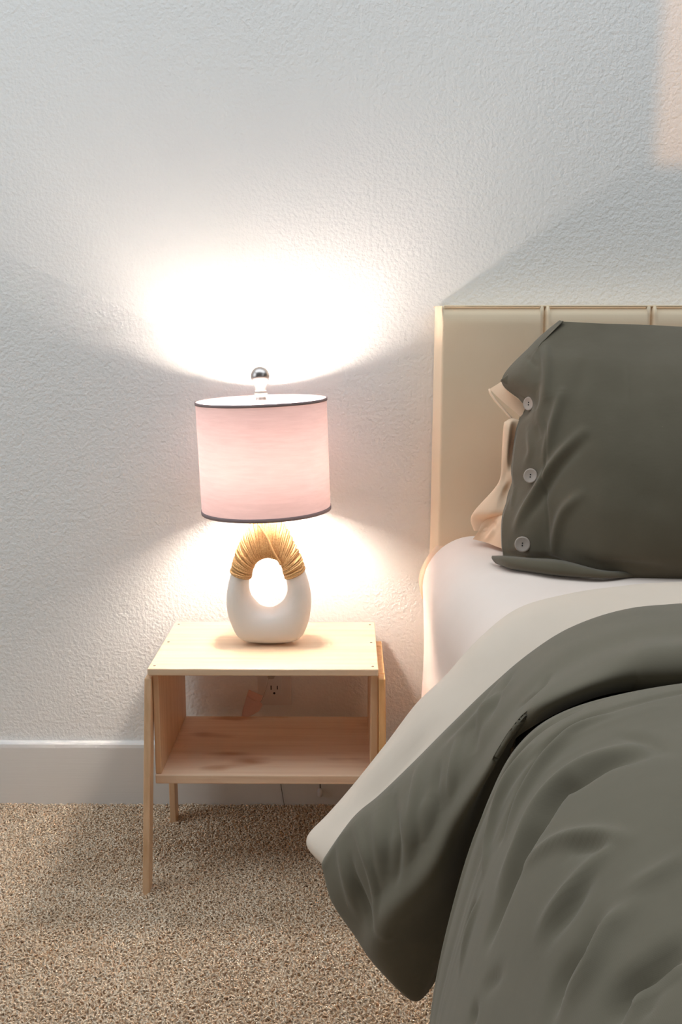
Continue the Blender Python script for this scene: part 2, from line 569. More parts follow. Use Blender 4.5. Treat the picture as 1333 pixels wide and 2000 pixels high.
# fold lines of the cloth: points in the room, height, half-width
BODY_FOLDS = [
    ([(0.22, -1.223, 0.646), (0.198, -1.217, 0.638), (0.175, -1.223, 0.626), (0.165, -1.22, 0.619), (0.155, -1.226, 0.61), (0.144, -1.238, 0.6), (0.135, -1.245, 0.587), (0.125, -1.255, 0.57), (0.114, -1.261, 0.545), (0.106, -1.265, 0.524)], -0.0102, 0.0087),
    ([(0.221, -1.203, 0.645), (0.19, -1.198, 0.633), (0.163, -1.203, 0.616), (0.145, -1.214, 0.599), (0.13, -1.232, 0.579), (0.118, -1.238, 0.553)], 0.0051, 0.0093),
    ([(0.214, -1.112, 0.636), (0.188, -1.118, 0.625), (0.166, -1.13, 0.612), (0.149, -1.146, 0.598), (0.133, -1.165, 0.577), (0.123, -1.179, 0.557)], -0.0051, 0.0056),
    ([(0.216, -1.125, 0.638), (0.191, -1.131, 0.628), (0.171, -1.146, 0.618), (0.154, -1.158, 0.604), (0.137, -1.173, 0.584), (0.127, -1.188, 0.567)], 0.0051, 0.0062),
    ([(0.206, -1.082, 0.626), (0.178, -1.082, 0.611), (0.161, -1.082, 0.597), (0.14, -1.082, 0.568), (0.129, -1.085, 0.543), (0.12, -1.089, 0.521)], -0.0043, 0.0056),
    ([(0.158, -1.107, 0.6), (0.141, -1.118, 0.581), (0.129, -1.13, 0.561), (0.118, -1.145, 0.539), (0.111, -1.173, 0.524)], 0.0051, 0.0062),
    ([(0.219, -1.173, 0.643), (0.23, -1.193, 0.648), (0.237, -1.232, 0.652)], -0.0034, 0.0074),
    ([(0.131, -1.268, 0.583), (0.148, -1.282, 0.607), (0.167, -1.304, 0.624), (0.182, -1.327, 0.635)], 0.0043, 0.0062),
    ([(0.15, -1.304, 0.61), (0.154, -1.304, 0.614), (0.171, -1.323, 0.628)], -0.0034, 0.0062),
    ([(0.173, -1.327, 0.63), (0.154, -1.334, 0.615), (0.138, -1.338, 0.597), (0.125, -1.338, 0.577)], 0.0043, 0.0074),
    ([(0.16, -1.334, 0.62), (0.14, -1.35, 0.601), (0.126, -1.354, 0.581)], -0.0043, 0.0074),
    ([(0.149, -1.382, 0.611), (0.137, -1.395, 0.598), (0.125, -1.395, 0.58), (0.117, -1.403, 0.565)], -0.0068, 0.0087),
    ([(0.165, -1.391, 0.626), (0.151, -1.395, 0.614), (0.139, -1.408, 0.601), (0.125, -1.412, 0.581)], 0.0059, 0.0087),
    ([(0.179, -1.443, 0.636), (0.16, -1.448, 0.623), (0.147, -1.448, 0.611), (0.137, -1.457, 0.6)], -0.011, 0.0087),
    ([(0.175, -1.457, 0.634), (0.16, -1.457, 0.623), (0.148, -1.461, 0.612)], 0.0068, 0.0074),
    ([(0.173, -1.461, 0.633), (0.16, -1.461, 0.623), (0.149, -1.47, 0.614)], -0.0051, 0.0062),
    ([(0.169, -1.374, 0.628), (0.188, -1.374, 0.639), (0.205, -1.366, 0.646)], 0.0026, 0.0074),
    ([(0.103, -1.184, 0.501), (0.097, -1.177, 0.478)], -0.0026, 0.005),
    ([(0.106, -1.198, 0.513), (0.098, -1.203, 0.489), (0.091, -1.212, 0.461)], 0.0034, 0.005),
    ([(0.093, -1.293, 0.485), (0.089, -1.286, 0.469)], -0.0034, 0.0062),
    ([(0.106, -1.315, 0.529), (0.097, -1.293, 0.5)], -0.0026, 0.0062),
]
FLAP_FOLDS = [
    ([(0.203, -0.972, 0.617), (0.187, -0.996, 0.61), (0.173, -0.992, 0.594)], -0.0044, 0.0048),
    ([(0.011, -0.888, 0.414), (0.023, -0.933, 0.396), (0.033, -0.947, 0.356), (0.042, -0.949, 0.314)], 0.0055, 0.0056),
    ([(0.053, -0.904, 0.453), (0.055, -0.957, 0.433), (0.052, -0.966, 0.391)], -0.0055, 0.0064),
    ([(0.08, -0.891, 0.483), (0.072, -0.941, 0.465), (0.07, -0.966, 0.439)], 0.0055, 0.0064),
    ([(0.098, -0.927, 0.5), (0.096, -0.968, 0.473)], -0.0055, 0.0064),
    ([(0.121, -0.918, 0.53), (0.112, -0.954, 0.512), (0.107, -0.973, 0.488)], 0.0055, 0.0064),
    ([(0.155, -0.914, 0.569), (0.133, -0.947, 0.543)], 0.0044, 0.0064),
    ([(0.178, -0.891, 0.589), (0.149, -0.945, 0.565)], -0.0044, 0.0064),
    ([(0.103, -0.891, 0.509), (0.135, -0.885, 0.544), (0.172, -0.853, 0.572)], -0.0044, 0.0128),
    ([(0.115, -0.908, 0.523), (0.141, -0.919, 0.554), (0.172, -0.915, 0.588)], 0.0044, 0.0096),
    ([(0.048, -0.884, 0.449), (0.044, -0.939, 0.432), (0.042, -0.954, 0.396)], -0.0055, 0.0096),
    ([(0.033, -0.902, 0.433), (0.035, -0.941, 0.418), (0.038, -0.951, 0.382)], 0.0044, 0.008),
    ([(0.005, -0.91, 0.382), (0.017, -0.926, 0.349), (0.028, -0.941, 0.317)], -0.0066, 0.0064),
    ([(-0.007, -0.879, 0.39), (-0.0, -0.907, 0.363), (0.009, -0.912, 0.325)], 0.0055, 0.008),
    ([(0.087, -0.954, 0.477), (0.084, -0.961, 0.466), (0.082, -0.976, 0.44)], 0.0055, 0.0096),
    ([(0.139, -0.93, 0.553), (0.13, -0.968, 0.533)], -0.0044, 0.008),
    ([(0.067, -0.925, 0.463), (0.064, -0.963, 0.436), (0.059, -0.975, 0.397)], 0.0044, 0.0096),
]
PIL_FOLDS = [
    ([(0.268, -0.225, 0.886), (0.288, -0.245, 0.869), (0.303, -0.270, 0.851)], -0.003, 0.003),
    ([(0.309, -0.328, 0.833), (0.316, -0.353, 0.803), (0.312, -0.365, 0.771), (0.307, -0.378, 0.726), (0.309, -0.399, 0.681), (0.314, -0.41, 0.629)], -0.002, 0.003),
    ([(0.329, -0.234, 0.938), (0.322, -0.289, 0.9), (0.315, -0.322, 0.859)], 0.008, 0.009),
    ([(0.338, -0.334, 0.867), (0.328, -0.348, 0.831), (0.316, -0.36, 0.791), (0.31, -0.364, 0.767)], 0.009, 0.009),
    ([(0.359, -0.392, 0.807), (0.331, -0.386, 0.773), (0.309, -0.376, 0.735), (0.288, -0.367, 0.695), (0.269, -0.357, 0.654)], 0.011, 0.01),
    ([(0.362, -0.403, 0.794), (0.324, -0.389, 0.748), (0.297, -0.381, 0.696), (0.281, -0.373, 0.668)], -0.006, 0.01),
    ([(0.352, -0.435, 0.716), (0.33, -0.421, 0.688), (0.321, -0.416, 0.653), (0.318, -0.414, 0.622)], 0.008, 0.009),
    ([(0.299, -0.235, 0.919), (0.309, -0.276, 0.903)], -0.003, 0.005),
    ([(0.314, -0.236, 0.932), (0.315, -0.268, 0.913), (0.313, -0.295, 0.889)], -0.002, 0.003),
    ([(0.306, -0.296, 0.881), (0.302, -0.315, 0.837)], -0.005, 0.01),
    ([(0.464, -0.23, 0.962), (0.437, -0.355, 0.878), (0.426, -0.451, 0.767)], 0.0012, 0.003),
    ([(0.252, -0.348, 0.606), (0.286, -0.392, 0.609), (0.318, -0.413, 0.612), (0.345, -0.434, 0.602)], -0.008, 0.006),
    ([(0.263, -0.363, 0.59), (0.297, -0.398, 0.598), (0.333, -0.417, 0.594)], 0.004, 0.008),
    ([(0.291, -0.307, 0.803), (0.292, -0.33, 0.772), (0.285, -0.323, 0.75)], 0.004, 0.009),
    ([(0.3, -0.324, 0.813), (0.304, -0.344, 0.79)], -0.003, 0.007),
    ([(0.265, -0.328, 0.679), (0.273, -0.301, 0.71)], 0.003, 0.006),
    ([(0.429, -0.471, 0.729), (0.484, -0.494, 0.701)], -0.003, 0.02),
    ([(0.349, -0.447, 0.621), (0.397, -0.472, 0.615), (0.47, -0.482, 0.614)], -0.006, 0.01),
    ([(0.386, -0.297, 0.918), (0.361, -0.343, 0.872), (0.351, -0.362, 0.84)], -0.003, 0.015),
]


def add_folds(S, folds, extra=None, out=(-0.3, -0.6, 0.7)):
    nu, nv = S.shape[:2]
    H = fold_field(S, folds)
    if extra is not None:
        H = H + extra(*np.meshgrid(np.linspace(0, 1, nu), np.linspace(0, 1, nv), indexing='ij'))
    n = normals(S)
    if (n.reshape(-1, 3).mean(0) @ np.array(out)) < 0:
        n = -n
    return S + n * H[..., None]


def grid_mesh(S, flip=False):
    nu, nv = S.shape[:2]
    vs = S.reshape(-1, 3)
    fs = []
    for i in range(nu - 1):
        for j in range(nv - 1):
            q = (i * nv + j, (i + 1) * nv + j, (i + 1) * nv + j + 1, i * nv + j + 1)
            fs.append(q[::-1] if flip else q)
    return vs, fs


def solid(o, t, off=-1.0):
    md = o.modifiers.new('thickness', 'SOLIDIFY')
    md.thickness = t
    md.offset = off
    return o


def struct(o):
    o['kind'] = 'structure'
    return o


# ------------------------------------------------------------ room shell
struct(obj('wall_back', box_bm(-3.0, 3.2, 0.0, 0.1, -0.05, 2.6, 0), M['wall']))
struct(obj('floor', box_bm(-3.0, 3.2, -3.6, 0.0, -0.08, -0.0052, 0), M['carpet_back']))
bm = bmesh.new()
prof = [(0, -0.012), (-0.014, -0.012), (-0.014, 0.122), (-0.0125, 0.1285), (-0.009, 0.1315), (0, 0.1325)]
ring = [[bm.verts.new((x, y, z)) for (y, z) in prof] for x in (-3.0, 3.2)]
for k in range(len(prof)):
    k2 = (k + 1) % len(prof)
    bm.faces.new((ring[0][k], ring[0][k2], ring[1][k2], ring[1][k]))
bm.faces.new(ring[0][::-1])
bm.faces.new(ring[1])
bmesh.ops.recalc_face_normals(bm, faces=bm.faces[:])
struct(obj('baseboard_back', bm, M['baseboard']))


# carpet pile: bent yarn tufts as real geometry
def carpet_pile():
    sp = 0.0040
    xs = np.arange(-0.95, 0.22, sp)
    ys = np.arange(-0.98, -0.015, sp)
    X, Y = np.meshgrid(xs, ys, indexing='ij')
    X = X.ravel() + RNG.uniform(-0.5, 0.5, X.size) * sp
    Y = Y.ravel() + RNG.uniform(-0.5, 0.5, Y.size) * sp
    Y = np.minimum(Y, -0.0155)
    n = X.size
    ang = RNG.uniform(0, 2 * np.pi, n) + 1.6 * np.sin(38 * X + 3 * np.sin(29 * Y)) + 1.4 * np.cos(33 * Y + 2 * np.sin(41 * X))
    lean = RNG.uniform(0.0030, 0.0085, n)
    hh = RNG.uniform(0.0052, 0.0082, n) + 0.0012 * np.sin(50 * X + 1.3) * np.sin(47 * Y)
    rad = RNG.uniform(0.0014, 0.0023, n)
    lv = [0.0, 0.6, 0.95, 1.0]
    bend = [0.0, 0.15, 0.6, 1.25]
    rr = [0.8, 1.0, 0.95, 0.45]
    V = np.zeros((n, 12, 3), np.float32)
    for k in range(4):
        cx = X + np.cos(ang) * lean * bend[k]
        cy = np.minimum(Y + np.sin(ang) * lean * bend[k], -0.0150)
        cz = -0.0062 + hh * (lv[k] - (0.12 if k == 3 else 0.0) * (lean / 0.0095))
        for j in range(3):
            a = ang + 2 * np.pi * j / 3 + 0.6 * k
            V[:, k * 3 + j, 0] = cx + np.cos(a) * rad * rr[k]
            V[:, k * 3 + j, 1] = cy + np.sin(a) * rad * rr[k]
            V[:, k * 3 + j, 2] = cz + (0.0004 * (j - 1) if k == 3 else 0.0)
    quads = []
    for k in range(3):
        for j in range(3):
            j2 = (j + 1) % 3
            quads.append((k * 3 + j, k * 3 + j2, (k + 1) * 3 + j2, (k + 1) * 3 + j))
    F = []
    for q in quads:
        F.append((q[0], q[1], q[2]))
        F.append((q[0], q[2], q[3]))
    F.append((9, 10, 11))
    F = np.array(F, np.int32)
    FA = (F[None] + (np.arange(n, dtype=np.int32) * 12)[:, None, None]).reshape(-1)
    me = bpy.data.meshes.new('carpet_pile')
    me.vertices.add(n * 12)
    me.vertices.foreach_set('co', V.reshape(-1))
    nf = len(FA) // 3
    me.loops.add(nf * 3)
    me.loops.foreach_set('vertex_index', FA)
    me.polygons.add(nf)
    me.polygons.foreach_set('loop_start', np.arange(nf, dtype=np.int32) * 3)
    me.update(calc_edges=True)
    me.validate()
    me.materials.append(M['carpet'])
    o = bpy.data.objects.new('carpet_pile', me)
    C.objects.link(o)
    return tag(o, 'beige speckled shag carpet pile covering the bedroom floor', 'carpet', kind='stuff')


carpet_pile()

# ------------------------------------------------------------ headboard
hb = thing('headboard', 'tall cream upholstered headboard with vertical channel panels against the wall', 'headboard', (0.165, -0.05, 0.02))


def padded_panel(x0, x1, z0, z1, first=False):
    """one upholstered channel: puffed front, rounded seams"""
    nu, nv = 61, 60
    net = np.zeros((nu, nv, 3))
    for i in range(nu):
        u = i / (nu - 1)
        for j in range(nv):
            v = j / (nv - 1)
            x = x0 + (x1 - x0) * u
            z = z0 + (z1 - z0) * v
            eu = min(u, 1 - u) * (x1 - x0)
            ev = (1 - v) * (z1 - z0)
            rl = 0.007
            d = 0.0
            if eu < rl and not (first and u < 0.5):
                q = 1 - eu / rl
                d += 0.009 * (q ** 1.8)
            if ev < 0.014 and d == 0.0:
                q = 1 - ev / 0.014
                d += 0.010 * (1 - math.sqrt(max(0, 1 - q * q)))
            y = -0.104 + d
            net[i, j] = (x, y, z)
    return net


x = 0.1665
k = 0
edges = [0.1665, 0.3515, 0.5435]
while edges[-1] < 1.62:
    edges.append(edges[-1] + 0.192)
HB_TOP = 1.006
for k in range(len(edges) - 1):
    S = padded_panel(edges[k], edges[k + 1], 0.02, HB_TOP, first=(k == 0))
    if k == 0:
        # the first channel wraps round the left side of the board
        wrap = []
        for (dx, y) in ((-0.006, -0.004), (-0.011, -0.03), (-0.012, -0.06), (-0.009, -0.082), (-0.003, -0.096)):
            row = S[0].copy()
            zz = (row[:, 2] - 0.02) / (HB_TOP - 0.02)
            row[:, 0] = edges[0] + dx - 0.001 * (1 - zz) + 0.004 * zz
            row[:, 1] = y
            wrap.append(row)
        S[:, :, 0] += 0  # front stays where it is
        S[0, :, 1] = -0.1025
        S = np.concatenate([np.array(wrap), S], 0)
    top = S[:, -1].copy()
    top[:, 1] = -0.004
    mid = S[:, -1].copy()
    mid[:, 1] = np.minimum(-0.03, mid[:, 1] * 0.6)
    mid[:, 2] += 0.002
    S = np.concatenate([S, mid[:, None], top[:, None]], 1)
    o = obj('upholstered_panel', grid_mesh(S, True), M['headboard'], hb, True)
pp = []
for xx in np.linspace(edges[0] + 0.004, edges[-1] - 0.004, 40):
    pp.append((xx, -0.098, HB_TOP + 0.0005))
obj('piping', tube(pp, 0.0022, 6), M['headboard'], hb, True)
obj('backing_board', box_bm(edges[0] + 0.006, edges[-1] - 0.006, -0.09, -0.004, 0.02, HB_TOP - 0.006, 0), M['headboard'], hb)

# ------------------------------------------------------------ mattress with fitted sheet
MT = 0.592


def mattress_mesh():
    prof = []
    xl, xr, zb, r = 0.136, 1.655, 0.27, 0.095
    for z in np.linspace(zb, MT - r, 10):
        prof.append((xl + 0.004 * math.sin((z - zb) * 14), z))
    for a in np.linspace(0, PI / 2, 14)[1:]:
        prof.append((xl + r * (1 - math.cos(a)), MT - r + r * math.sin(a)))
    for xx in np.linspace(xl + r, xr - r, 40)[1:-1]:
        prof.append((xx, MT + 0.006 * math.sin(PI * (xx - xl) / (xr - xl))))
    for a in np.linspace(PI / 2, 0, 12):
        prof.append((xr - r * (1 - math.cos(a)), MT - r + r * math.sin(a)))
    prof.append((xr, zb))
    prof = np.array(prof)
    cx = 0.9
    rows = []
    ys = np.concatenate([[-0.109, -0.112, -0.12], np.linspace(-0.14, -0.8, 90), np.linspace(-0.83, -2.0, 20), [-2.02, -2.03]])
    for y in ys:
        e = max(0.0, 1 - (-0.109 - y) / 0.03)
        row = []
        for (x_, z_) in prof:
            s = 0.012 * (1 - math.sqrt(max(0.0, 1 - min(1, e) ** 2)))
            sag = 0.030 * max(0.0, min(1.0, (-0.70 - y) / 0.10))
            cr = max(0.0, min(1.0, (-0.42 - y) / 0.16))
            cr = cr * cr * (3 - 2 * cr) * max(0.0, min(1.0, (0.42 - x_) / 0.2))
            row.append((x_ + (s if x_ < cx else -s) + 0.022 * cr + (sag if x_ < 0.35 else 0), y, max(zb, z_ - s * 1.3 - 0.010 * cr - 0.5 * sag * (0.2 < x_ < 1.6) - 0.5 * sag * max(0.0, min(1.0, (x_ - 0.136) / 0.064)) * (x_ <= 0.2))))
        rows.append(row)
    return np.array(rows)


S = mattress_mesh()


def mat_folds(S):
    # soft puckers in the fitted sheet by the pillow and down the side
    Xg, Yg, Zg = S[..., 0], S[..., 1], S[..., 2]
    H = np.zeros(Xg.shape)
    for (x0, y0, x1, y1, a, wd) in ((0.285, -0.365, 0.318, -0.50, 0.006, 0.006), (0.34, -0.46, 0.365, -0.53, 0.0045, 0.006), (0.25, -0.42, 0.29, -0.53, 0.003, 0.014),
                                   (0.20, -0.25, 0.17, -0.40, 0.0025, 0.02)):
        d = np.array([x1 - x0, y1 - y0])
        t = np.clip(((Xg - x0) * d[0] + (Yg - y0) * d[1]) / (d @ d), 0, 1)
        dist = np.hypot(Xg - x0 - t * d[0], Yg - y0 - t * d[1])
        H += a * np.sin(PI * (0.1 + 0.8 * t)) * np.exp(-(dist / wd) ** 2) * (Zg > 0.5)
    S = S.copy()
    S[..., 2] += H
    return S


vs, fs = grid_mesh(mat_folds(S), False)
nv_ = S.shape[1]
fs.append(tuple(range(nv_)))
fs.append(tuple((len(S) - 1) * nv_ + j for j in range(nv_))[::-1])
mt = thing('mattress', 'thick mattress in a pale cream fitted sheet below the headboard', 'mattress', (0.9, -1.0, 0.27))
bm = bmesh.new()
bv = [bm.verts.new(v) for v in vs]
for f in fs:
    bm.faces.new([bv[i] for i in f])
bmesh.ops.recalc_face_normals(bm, faces=bm.faces[:])
obj('fitted_sheet', bm, M['sheet'], mt, True)
# gathered corner of the fitted sheet, bulging between mattress and headboard
gn = []
for j, (x_, z_, wd) in enumerate([(0.166, 0.566, 0.006), (0.152, 0.548, 0.011), (0.139, 0.524, 0.014), (0.1335, 0.502, 0.013), (0.136, 0.480, 0.009), (0.1405, 0.462, 0.004)]):
    row = []
    for a in np.linspace(0, PI, 9):
        row.append((x_ + 0.012 - 0.014 * math.sin(a), -0.102 + wd * math.cos(a) * 1.0 + 0.003, z_))
    gn.append(row)
obj('gathered_corner', grid_mesh(surf(gn, 26, 17)), M['peach'], mt, True)
bf = thing('bed_base', 'cream upholstered bed base carrying the mattress, covered by the duvet', 'bed base', (0.9, -1.0, 0.0))
obj('side_panel', box_bm(0.19, 1.62, -1.98, -0.115, 0.02, 0.268, 0.006), M['headboard'], bf)

# ------------------------------------------------------------ flat sheet, duvet
S = surf(sheet_net(), 150, 40)
S = add_folds(S, [([(0.095, -0.755, 0.476), (0.050, -0.770, 0.432), (0.012, -0.785, 0.390), (-0.020, -0.800, 0.362)], 0.006, 0.012),
                  ([(0.105, -0.785, 0.486), (0.060, -0.805, 0.445), (0.022, -0.815, 0.408), (-0.008, -0.825, 0.380)], -0.008, 0.010),
                  ([(0.150, -0.730, 0.535), (0.185, -0.700, 0.565), (0.24, -0.67, 0.592)], 0.003, 0.012)], lambda U, V: wavy(U, V, 3, 6, 0.0010, (1, 5), (1, 3)))
fsheet = obj('flat_sheet', grid_mesh(S), M['flat_sheet'], None, True)
tag(fsheet, 'sand coloured flat sheet showing as a band between fitted sheet and olive duvet', 'sheet')
solid(fsheet, 0.003, 0.0)

dv = thing('duvet', 'thick olive green duvet folded back over the bed', 'duvet', (0.9, -1.4, 0.6))
side = []
for k in range(24):
    y0 = -1.070 - 0.0155 * k + random.uniform(-0.006, 0.006)
    i0 = random.choice((7, 8, 9, 9, 10))
    i1 = min(15, i0 + random.choice((4, 5, 6)))
    sl = random.uniform(-0.012, 0.004)
    side.append(([(BODY_PROFILE[i][0], y0 + sl * (i - i0), BODY_PROFILE[i][1]) for i in range(i0, i1 + 1)], random.choice((-1, 1, 1)) * random.uniform(0.0025, 0.0050), random.uniform(0.0035, 0.0068)))
S = surf(body_net(), 400, 440)
S = add_folds(S, [(a, 1.35 * b, c) for a, b, c in BODY_FOLDS] + side, lambda U, V: wavy(U, V, 5, 8, 0.002, (2, 7), (-2, 2)))
o = obj('duvet_cover', grid_mesh(S), M['duvet'], dv, True)
S = surf(flap_net(), 340, 150)
S = add_folds(S, FLAP_FOLDS, lambda U, V: wavy(U, V, 8, 6, 0.001, (1, 3), (0, 2)))
o = obj('folded_flap', grid_mesh(S), M['duvet'], dv, True)
solid(o, 0.006, 0.0)

# ------------------------------------------------------------ pillows
pl = thing('pillow', 'olive green linen pillow with round buttons leaning on the headboard', 'pillow', (0.5, -0.35, 0.6))
PF = surf(pillow_net(), 300, 240)
PF = add_folds(PF, PIL_FOLDS, lambda U, V: wavy(U, V, 21, 8, 0.0012, (1, 5), (1, 4)))
nu, nv = PF.shape[:2]
back = PF.copy()
back[..., 1] = np.maximum(-0.30, PF[..., 1] + 0.0)
U, V = np.meshgrid(np.linspace(0, 1, nu), np.linspace(0, 1, nv), indexing='ij')
puff = np.sin(PI * np.clip(U, 0, 1)) ** 0.5 * np.sin(PI * np.clip(V, 0, 1)) ** 0.5
base = np.array(PIL_L)[:, 1]
edge_y = PF[0, :, 1][None, :].repeat(nu, 0)
back[..., 1] = np.minimum(-0.214, edge_y + 0.09 * puff + 0.01)
back[..., 1] = np.where((U == 0) | (U == 1) | (V == 0) | (V == 1), PF[..., 1], np.maximum(back[..., 1], PF[..., 1] + 0.004))
obj('pillowcase', merge([grid_mesh(PF), grid_mesh(back, True)]), M['pillow'], pl, True)


def button(c, nrm, r):
    vs, fs = lathe([(r * 0.55, -0.0015), (r * 0.97, -0.001), (r, 0.0005), (r * 0.95, 0.0018), (r * 0.80, 0.0016), (r * 0.70, 0.0010), (0.0004, 0.0008)], (0, 0, 0), 28)
    q = Vector(nrm).to_track_quat('Z', 'Y').to_matrix()
    b = obj('button', ([q @ Vector(v) + Vector(c) for v in vs], fs), M['button'], pl, True)
    for s in (-1, 1):
        hv, hf = lathe([(0.0011, 0.0004), (0.0011, 0.0013)], (0, 0.0019 * s, 0), 10)
        h = obj('buttonhole', ([q @ Vector(v) + Vector(c) for v in hv], hf), M['hole'], b)
    return b


button((0.2965, -0.2775, 0.8440), (-0.80, -0.60, 0.05), 0.0115)
button((0.2895, -0.3530, 0.7345), (-0.50, -0.85, 0.16), 0.0118)
button((0.2745, -0.3850, 0.6295), (-0.28, -0.95, 0.14), 0.0125)
# folded hem of the pillowcase lying along the bed
HEM = [[(0.232, -0.352, 0.602), (0.246, -0.392, 0.611), (0.282, -0.425, 0.615), (0.325, -0.445, 0.616), (0.382, -0.472, 0.607), (0.44, -0.450, 0.602)],
       [(0.230, -0.368, 0.603), (0.243, -0.412, 0.612), (0.280, -0.446, 0.615), (0.323, -0.466, 0.615), (0.380, -0.484, 0.607), (0.44, -0.458, 0.600)],
       [(0.236, -0.376, 0.597), (0.247, -0.420, 0.603), (0.283, -0.455, 0.605), (0.326, -0.474, 0.604), (0.380, -0.486, 0.602), (0.44, -0.460, 0.597)],
       [(0.248, -0.374, 0.5935), (0.256, -0.405, 0.5945), (0.290, -0.438, 0.5955), (0.332, -0.460, 0.5965), (0.383, -0.472, 0.597), (0.44, -0.455, 0.595)]]
SH = [[(0.2575, -0.219, 0.8785), (0.268, -0.229, 0.868), (0.280, -0.241, 0.856), (0.2955, -0.259, 0.838)],
      [(0.2585, -0.226, 0.882), (0.270, -0.238, 0.872), (0.283, -0.252, 0.861), (0.298, -0.272, 0.844)],
      [(0.2660, -0.229, 0.888), (0.277, -0.242, 0.877), (0.288, -0.254, 0.868), (0.303, -0.276, 0.852)],
      [(0.2680, -0.224, 0.890), (0.279, -0.237, 0.880), (0.290, -0.249, 0.871), (0.305, -0.270, 0.855)]]
o = obj('sleeve_hem', grid_mesh(surf(SH, 20, 24)), M['pillow'], pl, True)
solid(o, 0.0015, 0.0)
S = surf(np.array(HEM).transpose(1, 0, 2), 70, 24)
o = obj('folded_hem', grid_mesh(S), M['pillow'], pl, True)
solid(o, 0.003, 0.0)

pk = thing('peach_pillow', 'peach cotton pillow with an open hem peeking out behind the olive pillow', 'pillow', (0.3, -0.2, 0.6))
strip = [[(0.262, -0.198, 0.876), (0.275, -0.222, 0.858), (0.300, -0.235, 0.838)],
         [(0.243, -0.190, 0.863), (0.264, -0.214, 0.842), (0.292, -0.236, 0.818)],
         [(0.247, -0.194, 0.852), (0.266, -0.212, 0.830), (0.285, -0.232, 0.807)]]
obj('open_hem', grid_mesh(surf(strip[:2], 8, 20)), M['peach'], pk, True)
obj('hem_rim', tube([(0.243, -0.190, 0.863), (0.2445, -0.194, 0.856), (0.252, -0.203, 0.844), (0.263, -0.215, 0.831), (0.274, -0.224, 0.818), (0.283, -0.232, 0.807)], 0.0022, 8), M['peach'], pk, True)
colL = [(0.262, -0.24, 0.806), (0.260, -0.24, 0.762), (0.259, -0.24, 0.718), (0.248, -0.24, 0.695), (0.219, -0.23, 0.658), (0.212, -0.22, 0.638), (0.218, -0.22, 0.619)]
colR = [(0.285, -0.25, 0.811), (0.284, -0.25, 0.765), (0.284, -0.26, 0.723), (0.284, -0.27, 0.695), (0.284, -0.28, 0.660), (0.27, -0.26, 0.645), (0.25, -0.25, 0.625)]
cn = [[np.array(q) for q in ((0.286, -0.215, 0.800), (0.268, -0.226, 0.809), (0.274, -0.229, 0.815), (0.281, -0.236, 0.816), (0.290, -0.240, 0.812))]]
for k_, (a, b) in enumerate(zip(colL, colR)):
    a, b = np.array(a), np.array(b)
    cn.append([a + np.array([0.02, 0.03, 0]), a, a * 0.7 + b * 0.3 + np.array([0, -0.012 if k_ in (0, 1, 4) else -0.003, 0]), a * 0.35 + b * 0.65 + np.array([0, 0.010 if k_ % 2 else -0.004, 0]), b])
obj('crumpled_case', grid_mesh(surf(cn, 60, 30)), M['peach'], pk, True)
bn = [[(0.216, -0.225, 0.604), (0.224, -0.235, 0.622), (0.236, -0.225, 0.645), (0.240, -0.19, 0.640)],
      [(0.236, -0.240, 0.602), (0.242, -0.248, 0.625), (0.248, -0.240, 0.652), (0.250, -0.19, 0.645)],
      [(0.262, -0.285, 0.600), (0.262, -0.285, 0.630), (0.268, -0.270, 0.656), (0.270, -0.20, 0.645)],
      [(0.30, -0.29, 0.600), (0.30, -0.29, 0.63), (0.30, -0.275, 0.655), (0.30, -0.2, 0.645)]]
S = add_folds(surf(bn, 60, 50), [([(0.225, -0.235, 0.612), (0.24, -0.245, 0.635), (0.255, -0.25, 0.65)], -0.004, 0.005), ([(0.235, -0.24, 0.605), (0.25, -0.26, 0.628), (0.262, -0.27, 0.645)], 0.004, 0.005),
                                 ([(0.24, -0.25, 0.645), (0.255, -0.265, 0.63), (0.262, -0.28, 0.612)], -0.003, 0.004)])
obj('bunched_case', grid_mesh(S), M['peach'], pk, True)
# stuffed part behind the olive pillow
bm = bmesh.new()
bmesh.ops.create_uvsphere(bm, u_segments=32, v_segments=20, radius=1)
for v in bm.verts:
    sgn = lambda q: math.copysign(abs(q) ** 0.7, q)
    v.co = Vector((0.66 + 0.34 * sgn(v.co.x), -0.160 + 0.040 * v.co.y, 0.755 + 0.15 * sgn(v.co.z)))
obj('stuffing', bm, M['peach'], pk, True)

# ------------------------------------------------------------ nightstand
ns = thing('nightstand', 'light pine nightstand with an open shelf beside the bed', 'nightstand', (-0.147, -0.16, 0.0))
ZT = 0.392
obj('table_top', box_bm(-0.3467, 0.0505, -0.301, -0.017, ZT - 0.0125, ZT, 0.0018), M['wood'], ns)
for (sx, sy) in ((-0.337, -0.285), (-0.337, -0.150), (-0.337, -0.036), (0.041, -0.285), (0.041, -0.150), (0.041, -0.036)):
    obj('screw', lathe([(0.0024, -0.001), (0.0024, 0.0004), (0.0008, 0.0002)], (sx, sy, ZT), 12), M['screw'], ns)
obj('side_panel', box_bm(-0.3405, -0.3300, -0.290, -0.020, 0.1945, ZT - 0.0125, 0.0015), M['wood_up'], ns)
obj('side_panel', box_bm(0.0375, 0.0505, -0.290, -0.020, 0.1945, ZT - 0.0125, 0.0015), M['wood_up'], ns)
obj('shelf', box_bm(-0.3405, 0.0505, -0.294, -0.020, 0.178, 0.1945, 0.0018), M['wood_shelf'], ns)
